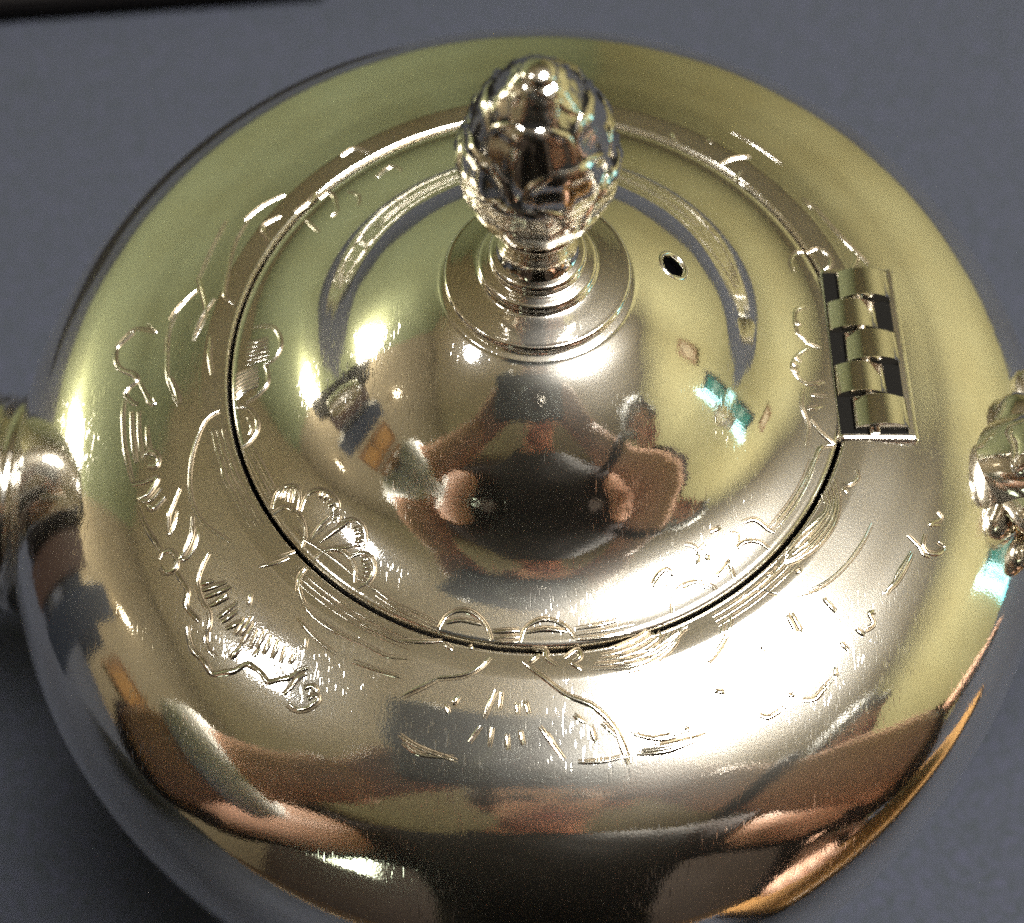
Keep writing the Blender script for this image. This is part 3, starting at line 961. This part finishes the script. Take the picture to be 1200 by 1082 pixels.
  (1.2, [(-0.954,-0.859),(-0.922,-0.831)]),
  (1.2, [(-0.884,-0.953),(-0.854,-0.903)]),
  (1.2, [(-0.822,-1.019),(-0.801,-0.988)]),
 ],
 'body:engraved_leaf': [
  (1.0, [(-0.036,-1.036),(0.012,-1.074),(0.086,-1.129),(0.161,-1.16),(0.216,-1.208),(0.243,-1.251),(0.263,-1.299)]),
  (1.0, [(-0.13,-1.022),(-0.158,-1.052),(-0.204,-1.076),(-0.279,-1.085)]),
  (1.0, [(-0.279,-1.085),(-0.334,-1.113),(-0.381,-1.135)]),
  (1.0, [(-0.407,-0.976),(-0.321,-0.979),(-0.269,-0.977)]),
  (1.0, [(-0.269,-0.984),(-0.239,-1.003)]),
  (1.0, [(-0.192,-0.998),(-0.178,-0.993)]),
  (1.0, [(-0.008,-0.998),(0.026,-1.001),(0.032,-1.025),(0.06,-1.047)]),
  (1.0, [(0.087,-1.025),(0.12,-1.0),(0.129,-1.019),(0.106,-1.034)]),
  (1.0, [(0.096,-1.034),(0.133,-1.059)]),
  (1.0, [(0.011,-1.011),(-0.017,-1.036)]),
  (0.85, [(0.162,-1.058),(0.237,-1.053),(0.312,-1.035),(0.375,-0.991),(0.418,-0.933)]),
  (0.85, [(0.171,-1.045),(0.237,-1.037),(0.307,-1.017),(0.362,-0.979),(0.393,-0.937)]),
  (0.85, [(0.181,-1.031),(0.237,-1.022),(0.302,-0.999),(0.349,-0.967),(0.368,-0.941)]),
  (0.85, [(0.19,-1.017),(0.238,-1.006),(0.297,-0.982),(0.337,-0.955),(0.344,-0.945)]),
  (0.85, [(0.2,-1.003),(0.238,-0.99),(0.292,-0.964),(0.324,-0.943),(0.319,-0.949)]),
  (0.85, [(0.57,-0.882),(0.562,-0.932),(0.531,-0.99),(0.482,-1.033)]),
  (0.85, [(0.55,-0.902),(0.532,-0.961),(0.492,-1.005)]),
  (0.85, [(0.915,-0.446),(0.921,-0.521),(0.899,-0.594),(0.845,-0.666),(0.785,-0.709),(0.742,-0.727)]),
  (0.85, [(0.905,-0.459),(0.911,-0.527),(0.886,-0.592),(0.833,-0.658),(0.779,-0.701),(0.743,-0.721)]),
  (0.85, [(0.895,-0.472),(0.901,-0.534),(0.873,-0.59),(0.821,-0.65),(0.772,-0.693),(0.743,-0.715)]),
  (0.85, [(0.885,-0.485),(0.891,-0.54),(0.86,-0.588),(0.808,-0.641),(0.765,-0.684),(0.744,-0.709)]),
  (0.85, [(0.875,-0.497),(0.881,-0.546),(0.848,-0.586),(0.796,-0.633),(0.759,-0.676),(0.744,-0.703)]),
  (0.85, [(1.016,-0.587),(0.981,-0.649),(0.926,-0.72),(0.855,-0.782),(0.777,-0.818),(0.711,-0.821),(0.657,-0.807),(0.61,-0.831)]),
  (0.85, [(0.574,-0.885),(0.557,-0.943),(0.517,-1.007),(0.48,-1.039)]),
  (0.85, [(0.679,-0.767),(0.707,-0.757),(0.731,-0.717)]),
  (0.85, [(0.985,-0.414),(0.987,-0.441),(0.96,-0.463),(0.937,-0.457)]),
  (0.85, [(0.94,-0.473),(0.949,-0.495)]),
  (0.85, [(0.422,-0.925),(0.401,-0.98),(0.345,-1.029),(0.281,-1.053),(0.228,-1.058)]),
  (0.85, [(0.429,-0.925),(0.401,-0.971),(0.345,-1.016),(0.282,-1.039),(0.228,-1.043)]),
  (0.85, [(0.436,-0.925),(0.402,-0.961),(0.346,-1.003),(0.282,-1.024),(0.228,-1.027)]),
  (0.85, [(0.443,-0.925),(0.402,-0.952),(0.346,-0.99),(0.283,-1.009),(0.229,-1.011)]),
 ],
 'body:engraved_fan': [
  (1.0, [(-0.114,-1.117),(-0.145,-1.196)]),
  (1.0, [(-0.097,-1.121),(-0.104,-1.172)]),
  (1.0, [(-0.053,-1.153),(-0.051,-1.186)]),
  (1.0, [(-0.03,-1.148),(-0.019,-1.186)]),
  (1.0, [(-0.219,-1.136),(-0.234,-1.16)]),
  (1.0, [(-0.256,-1.158),(-0.246,-1.185)]),
  (1.0, [(-0.043,-1.229),(-0.033,-1.269)]),
  (1.0, [(0.012,-1.22),(0.082,-1.308)]),
  (1.0, [(0.031,-1.235),(0.054,-1.268)]),
  (1.0, [(0.156,-1.213),(0.171,-1.26)]),
  (1.0, [(0.109,-1.187),(0.144,-1.209)]),
  (1.0, [(0.229,-1.23),(0.263,-1.317)]),
  (1.0, [(0.188,-1.208),(0.234,-1.243)]),
  (1.0, [(-0.154,-1.216),(-0.186,-1.261)]),
  (1.0, [(-0.122,-1.221),(-0.13,-1.274)]),
  (1.0, [(-0.08,-1.238),(-0.077,-1.282)]),
  (1.0, [(0.266,-1.229),(0.336,-1.245),(0.438,-1.22)]),
  (1.0, [(0.298,-1.281),(0.381,-1.268),(0.494,-1.228)]),
  (1.0, [(0.289,-1.29),(0.381,-1.276),(0.496,-1.231)]),
  (1.0, [(-0.386,-1.243),(-0.329,-1.278),(-0.217,-1.316)]),
  (1.0, [(-0.376,-1.265),(-0.319,-1.296),(-0.226,-1.305)]),
  (1.0, [(0.123,-1.315),(0.197,-1.309),(0.261,-1.295)]),
  (1.0, [(0.424,-1.216),(0.448,-1.224)]),
  (1.0, [(0.517,-1.11),(0.545,-1.117)]),
  (1.0, [(0.3,-1.276),(0.384,-1.26),(0.493,-1.233)]),
  (1.0, [(0.278,-1.239),(0.358,-1.247),(0.443,-1.225)]),
 ],
}


def engrave(name, strokes, parent, rng, mat=None, off=0.0, scale=1.0):
    """chased lines: narrow sharp-crested burrs following the surface"""
    vs, fs = [], []
    for wd, pts in strokes:
        P = np.array(pts, float)
        if len(P) > 2:
            P = dense(P, 9)
        else:
            P = np.array([P[0] + (P[1] - P[0]) * t for t in np.linspace(0, 1, 9)])
        n = len(P)
        hw0 = .0066 * wd * rng.uniform(.8, 1.25) * scale
        base = len(vs)
        for i in range(n):
            t = P[min(i + 1, n - 1)] - P[max(i - 1, 0)]
            L = math.hypot(*t) or 1e-6
            nx, ny = -t[1] / L, t[0] / L
            u = i / (n - 1)
            hw = hw0 * (.25 + .75 * math.sin(math.pi * (.06 + .88 * u)) ** .5) * (1 + .12 * math.sin(i * .31 + base))
            for s, h in ((-1, -.0012), (-.35, .62 * hw), (.35, .62 * hw), (1, -.0012)):
                x, y = P[i][0] + nx * (hw * s + off), P[i][1] + ny * (hw * s + off)
                r = math.hypot(x, y)
                if parent is lid:
                    z = lid_z(min(r, .990)) + h
                    vs.append(W(x, y, z))
                else:
                    z = body_z(max(r, 1.008))
                    q = body_shift(x, y, z)
                    vs.append(W(q[0], q[1], z + h))
        for i in range(n - 1):
            for k in range(3):
                a = base + i * 4 + k
                fs.append((a, a + 4, a + 5, a + 1))
    o = mesh_obj(name, vs, fs, mat or M_ENGR, parent)
    tag(o, kind='stuff')
    return o


ENGRAVING['body:engraved_line'] = [(.6, [((1.035 + .016 * j) * math.cos(a), (1.035 + .016 * j) * math.sin(a)) for a in np.linspace(R(a0), R(a1), 10)])
                                   for a0, a1 in ((196, 216), (226, 250), (300, 322)) for j in range(3)]
_rng = random.Random(5)
for key, strokes in ENGRAVING.items():
    side, nm = key.split(':')
    par = lid if side == 'lid' else body
    good = []
    for wd, pts in strokes:         # keep the points on the right side of the seam
        cut = [q for q in pts if (math.hypot(*q) < .992) == (side == 'lid')]
        if len(cut) > 1:
            good.append((wd, cut))
    engrave(nm, good, par, _rng)
    engrave(nm + '_shade', good, par, _rng, M_ENGD, .0085, .62)  # dark patina line on one side paints the shaded side of each cut

# ------------------------------------------------------------------ the photographer and a bystander (seen in the silver)


def skin_mesh(nodes, edges, roots, levels=2):
    """grow one surface from a skeleton of joints with radii"""
    names = list(nodes)
    idx = {n: i for i, n in enumerate(names)}
    me = bpy.data.meshes.new('skeleton')
    me.from_pydata([nodes[n][0] for n in names], [(idx[a], idx[b]) for a, b in edges], [])
    o = bpy.data.objects.new('skeleton', me)
    COL.objects.link(o)
    md = o.modifiers.new('skin', 'SKIN')
    md.use_smooth_shade = True
    sv = me.skin_vertices[0].data
    for n in names:
        r = nodes[n][1]
        sv[idx[n]].radius = (r, r) if not isinstance(r, tuple) else r
        sv[idx[n]].use_root = n in roots
    sb = o.modifiers.new('sub', 'SUBSURF')
    sb.levels = sb.render_levels = levels
    dg = bpy.context.evaluated_depsgraph_get()
    out = bpy.data.meshes.new_from_object(o.evaluated_get(dg))
    bpy.data.objects.remove(o)
    return out


def chain(nodes, edges, pts, prefix, start=None):
    prev = start
    for i, (p, r) in enumerate(pts):
        n = '%s%d' % (prefix, i)
        nodes[n] = (tuple(p), r)
        if prev:
            edges.append((prev, n))
        prev = n
    return prev


def shell(name, src, keep, off, mat, parent):
    """garment: the body's faces that keep() accepts, pushed outward"""
    bm = bmesh.new()
    bm.from_mesh(src)
    bm.normal_update()
    bmesh.ops.delete(bm, geom=[f for f in bm.faces if not keep(f.calc_center_median())], context='FACES')
    for v in bm.verts:
        n = sum((f.normal for f in v.link_faces), Vector())
        if n.length > 0:
            v.co += n.normalized() * (off + .003 * math.sin(v.co.z * 60 + v.co.x * 45))
    # one object per separate piece, crumbs dropped
    left = set(bm.faces)
    while left:
        todo, isl = [left.pop()], []
        while todo:
            f = todo.pop()
            isl.append(f)
            for ed in f.edges:
                for g in ed.link_faces:
                    if g in left:
                        left.remove(g)
                        todo.append(g)
        if len(isl) < 60:
            continue
        ix, vs = {}, []
        for f in isl:
            for v in f.verts:
                if v not in ix:
                    ix[v] = len(vs)
                    vs.append(v.co.copy())
        mesh_obj(name, vs, [[ix[v] for v in f.verts] for f in isl], mat, parent)
    bm.free()


def hand_chains(nodes, edges, roots, wrist, fwd, side, curl, tag_):
    """palm and five unequal bent fingers; fwd along the hand, side towards the thumb, curl = way the fingers bend"""
    fwd, side, curl = Vector(fwd).normalized(), Vector(side).normalized(), Vector(curl).normalized()
    w = Vector(wrist)
    for k, (off, ln) in enumerate(((.027, .070), (.009, .080), (-.010, .075), (-.028, .058))):
        b = w + fwd * .055 + side * off * .8
        pts = [(w + fwd * .02 + side * off * .5, .012), (b + fwd * .022, .0105), (b + fwd * (.022 + ln * .38) + curl * ln * .18, .0095), (b + fwd * (.020 + ln * .55) + curl * ln * .52, .0088), (b + fwd * (.016 + ln * .52) + curl * ln * .82, .0075)]
        chain(nodes, edges, pts, '%sf%d_' % (tag_, k))
        roots.append('%sf%d_0' % (tag_, k))
    pts = [(w + fwd * .015 + side * .018, .013), (w + fwd * .040 + side * .045, .012), (w + fwd * .070 + side * .055 + curl * .012, .010), (w + fwd * .092 + side * .046 + curl * .026, .008)]
    chain(nodes, edges, pts, tag_ + 't_')
    roots.append(tag_ + 't_0')


def make_person(label, P, head_c, look, hair_mat, top_mat, chest_mat, with_wrist):
    """P: joints in metres"""
    nodes, edges, roots = {}, [], ['pelvis']
    nodes['pelvis'] = (P['pelvis'], (.15, .11))
    end = chain(nodes, edges, [(P['waist'], (.14, .10)), (P['chest'], (.165, .115)), (P['upper'], (.15, .095)), (P['neck0'], .062), (P['neck1'], .055)], 'sp', 'pelvis')
    hc, lk = Vector(head_c), Vector(look).normalized()
    upv = (Vector((0, 0, 1)) - lk * lk.z).normalized()
    sd = lk.cross(upv)
    chain(nodes, edges, [(hc - upv * .035, .075), (hc + upv * .03, .085), (hc + upv * .075, .066)], 'hd', end)
    chain(nodes, edges, [(hc - upv * .070 + lk * .045, .045)], 'chin', 'hd0')
    for s, sn in ((-1, 'l'), (1, 'r')):
        e = chain(nodes, edges, [(P['sh_' + sn], .062), (P['el_' + sn], .052), (P['fo_' + sn], .047), (P['wr_' + sn], .029), (P['pa_' + sn], (.036, .018))], 'arm' + sn, 'sp2')
        chain(nodes, edges, [(P['hip_' + sn], .10), (P['knee_' + sn], .068), (P['ank_' + sn], .046), (P['toe_' + sn], .040)], 'leg' + sn, 'pelvis')
        fwd = Vector(P['pa_' + sn]) - Vector(P['wr_' + sn])
        hand_chains(nodes, edges, roots, P['wr_' + sn], fwd, P['th_' + sn], P['cu_' + sn], 'h' + sn)
    me = skin_mesh(nodes, edges, roots)
    base = empty('person', (P['pelvis'][0], P['pelvis'][1], FLOOR_Z))
    tag(base, label, 'person')
    me.name = 'body'
    bo = bpy.data.objects.new('body', me)
    me.materials.clear()
    me.materials.append(M_SKIN)
    COL.objects.link(bo)
    bo.parent = base
    bo.matrix_parent_inverse = base.matrix_world.inverted()
    wr = [Vector(P['wr_l']), Vector(P['wr_r'])]
    nk = Vector(P['neck0'])
    ar = [(Vector(P['sh_' + s]), Vector(P['el_' + s]), Vector(P['wr_' + s])) for s in 'lr']

    def near_arm(c):
        for a, b, w in ar:
            for p, q in ((a, b), (b, w)):
                t = max(0, min(1, (c - p).dot(q - p) / (q - p).length_squared))
                if (c - p.lerp(q, t)).length < .085 and (c - a).length > .06:
                    return True
        return False

    def covered(c):
        if (c - hc).length < .15 and c.z > nk.z - .02:
            return False
        for w in wr:
            if (c - w).length < with_wrist:
                return False
        for s in 'lr':
            w, q = Vector(P['wr_' + s]), Vector(P['pa_' + s])
            if (c - w).dot(q - w) > -.01 and (c - w).length < .2:
                return False
        return True
    pz = P['pelvis'][2] - .02
    shell('sleeve', me, lambda c: covered(c) and c.z > pz and near_arm(c), .008, top_mat, base)
    shell('shirt', me, lambda c: covered(c) and c.z > pz and not near_arm(c), .007, chest_mat, base)
    mid = P['pelvis'][0]
    for sg in (-1, 1):
        shell('trouser_leg', me, lambda c: c.z <= pz + .03 and covered(c) and c.z > FLOOR_Z + .09 and (c.x - mid) * sg >= 0, .009, M_TROUS, base)
        shell('shoe', me, lambda c: c.z <= FLOOR_Z + .10 and (c.x - mid) * sg >= 0, .006, M_BLACKPL, base)
    # hair: clumps over the skull
    bm = bmesh.new()
    rng = random.Random(3)
    for k in range(90):
        a, t = rng.uniform(0, 2 * math.pi), rng.uniform(-.25, 1)
        d = (sd * math.cos(a) + lk * math.sin(a)) * math.sqrt(max(0, 1 - t * t * .96)) + upv * t
        if d.dot(lk) > .55 and t < .55:
            continue
        c = hc + upv * .025 + Vector((d.x * .093, d.y * .100, d.z * .108))
        r0 = rng.uniform(.018, .030)
        m = Matrix.Translation(c) @ d.to_track_quat('Z', 'Y').to_matrix().to_4x4() @ Matrix.Diagonal((r0 * rng.uniform(.8, 1.5), r0 * rng.uniform(.8, 1.5), r0 * .7, 1))
        bmesh.ops.create_icosphere(bm, subdivisions=2, radius=1, matrix=m)
    bm_obj('hair', bm, hair_mat, base)
    for s in (-1, 1):
        for nm, off, rad, mt in (('eye', lk * .083 + sd * s * .031 + upv * .012, .011, M_EYE), ('ear', sd * s * .086 - lk * .005, .022, M_SKIN)):
            bm = bmesh.new()
            bmesh.ops.create_icosphere(bm, subdivisions=2, radius=rad)
            bmesh.ops.translate(bm, vec=hc + off, verts=bm.verts[:])
            bm_obj(nm, bm, mt, base)
    tube('nose', [hc + lk * .084 + upv * .015, hc + lk * .102 - upv * .018, hc + lk * .086 - upv * .026], [.006, .013, .009], M_SKIN, base, 10)
    tube('mouth', [hc + lk * .083 - upv * .052 - sd * .022, hc + lk * .092 - upv * .050, hc + lk * .083 - upv * .052 + sd * .022], [.004, .007, .004], plain('lips', (.40, .14, .12), .5), base, 8)
    return base


# the compact camera, its lens just behind the point the picture is taken from
RM = Matrix((_rt, _up, -_fw)).transposed()


def cam_pt(x, y, z):
    return CW + _rt * x + _up * y - _fw * z


cc = empty('compact_camera', cam_pt(0, 0, .03))
tag(cc, 'blue grey compact camera held over the teapot, mirrored in its front', 'camera')
box('shell', cam_pt(-.012, .006, .036), (.096, .058, .022), M_CAMB, cc, bevel=.005, rot=RM, seg=3)
disc_lathe('lens_barrel', cam_pt(0, 0, .025), _fw, [(.024, -.001), (.024, .009), (.021, .010), (.021, .019), (.018, .020), (.014, .0185), (.009, .017)], M_CAMB, cc)
disc_lathe('lens_glass', cam_pt(0, 0, .025), _fw, [(.0145, .0165), (.008, .0172), (.0003, .0175)], M_GLASS, cc)
box('flash_window', cam_pt(.026, .026, .0248), (.016, .008, .001), M_WHITE, cc, rot=RM)
box('shutter_button', cam_pt(-.045, .037, .036), (.012, .005, .010), M_WHITE, cc, bevel=.001, rot=RM)

PC = cam_pt(0, 0, .036)
PH = dict(pelvis=(.02, -.60, -.10), waist=(.02, -.54, .05), chest=(.02, -.46, .24), upper=(.02, -.42, .345), neck0=(.02, -.385, .435), neck1=(.02, -.36, .485),
          sh_l=(-.19, -.42, .33), el_l=(-.29, -.165, .062), fo_l=(-.235, -.15, .115), wr_l=(-.115, -.145, .245), pa_l=(-.078, -.128, .275),
          sh_r=(.23, -.42, .33), el_r=(.285, -.165, .062), fo_r=(.23, -.15, .115), wr_r=(.110, -.150, .245), pa_r=(.072, -.132, .275),
          th_l=(.3, .45, .55), cu_l=(.45, .35, .1), th_r=(-.3, .45, .55), cu_r=(-.45, .35, .1),
          hip_l=(-.09, -.62, -.18), knee_l=(-.11, -.42, -.30), ank_l=(-.11, -.52, -.67), toe_l=(-.12, -.40, -.71),
          hip_r=(.12, -.62, -.18), knee_r=(.14, -.42, -.30), ank_r=(.14, -.52, -.67), toe_r=(.15, -.40, -.71))
person1 = make_person('person in a black top with brown sleeves leaning over and holding the small camera', PH, (.02, -.315, .575), (0, .62, -.62), M_HAIRD, M_BROWN, M_SHIRT, .105)
wc, wd_ = Vector(PH['wr_l']), Vector(PH['fo_l'])
_ax = (wc - wd_).normalized()
disc_lathe('cuff', wc - _ax * .085, _ax, [(.045, -.022), (.050, -.016), (.048, .016), (.043, .022), (.036, .018)], M_WHITE, person1)
wc, wd_ = Vector(PH['wr_r']), Vector(PH['fo_r'])
_ax = (wc - wd_).normalized()
disc_lathe('bracelet', wc - _ax * .012, _ax, [(.034, -.006), (.037, -.003), (.037, .003), (.034, .006)], M_BLACKPL, person1)
B = Vector((.66, -.46, 0))
PB = {k: tuple(Vector(v) + B + Vector((0, .30, .0))) for k, v in PH.items()}
PB.update({k: PH[k] for k in ('th_l', 'cu_l', 'th_r', 'cu_r')})
ox, oy = B.x, B.y
for s, g in (('l', -1), ('r', 1)):
    PB['sh_' + s] = (ox + g * .19, -.72, .40)
    PB['el_' + s] = (ox + g * .27, -.66, .13)
    PB['fo_' + s] = (ox + g * .22, -.54, .08)
    PB['wr_' + s] = (ox + g * .12, -.40, .055)
    PB['pa_' + s] = (ox + g * .09, -.355, .035)
    PB['th_' + s] = (-g, .2, .2)
    PB['cu_' + s] = (0, .3, -.35)
    PB['hip_' + s] = (ox + g * .10, -.86, -.10)
    PB['knee_' + s] = (ox + g * .11, -.84, -.40)
    PB['ank_' + s] = (ox + g * .11, -.86, -.67)
    PB['toe_' + s] = (ox + g * .12, -.74, -.71)
PB.update(el_l=(.50, -.48, .055), fo_l=(.40, -.40, .055), wr_l=(.255, -.275, .050), pa_l=(.215, -.245, .040))
PB.update(pelvis=(ox, -.72, -.08), waist=(ox - .01, -.64, .07), chest=(ox - .03, -.55, .24), upper=(ox - .04, -.49, .34), neck0=(ox - .06, -.43, .42), neck1=(ox - .07, -.39, .465))
for s, g in (('l', -1), ('r', 1)):
    PB['sh_' + s] = (ox - .04 + g * .19, -.48, .33)
    PB['hip_' + s] = (ox + g * .10, -.74, -.16)
    PB['knee_' + s] = (ox + g * .11, -.72, -.42)
    PB['ank_' + s] = (ox + g * .11, -.76, -.67)
    PB['toe_' + s] = (ox + g * .12, -.64, -.71)
PB.update(el_r=(ox + .24, -.36, .06), fo_r=(ox + .18, -.28, .055), wr_r=(ox + .08, -.17, .045), pa_r=(ox + .05, -.135, .035))
PB.update(el_l=(.43, -.42, .06), fo_l=(.37, -.365, .055), wr_l=(.245, -.275, .050), pa_l=(.205, -.245, .042))
person2 = make_person('person with grey hair and brown sweater standing right of the photographer', PB, (ox - .08, -.335, .545), (-.6, .6, -.45), M_HAIRG, M_BROWN, M_BROWN, .03)
wa, wb = Vector(PB['wr_l']), Vector(PB['fo_l'])
_ax = (wa - wb).normalized()
disc_lathe('watch_strap', wa - _ax * .020, _ax, [(.033, -.009), (.0365, -.006), (.0365, .006), (.033, .009)], M_BLACKPL, person2)
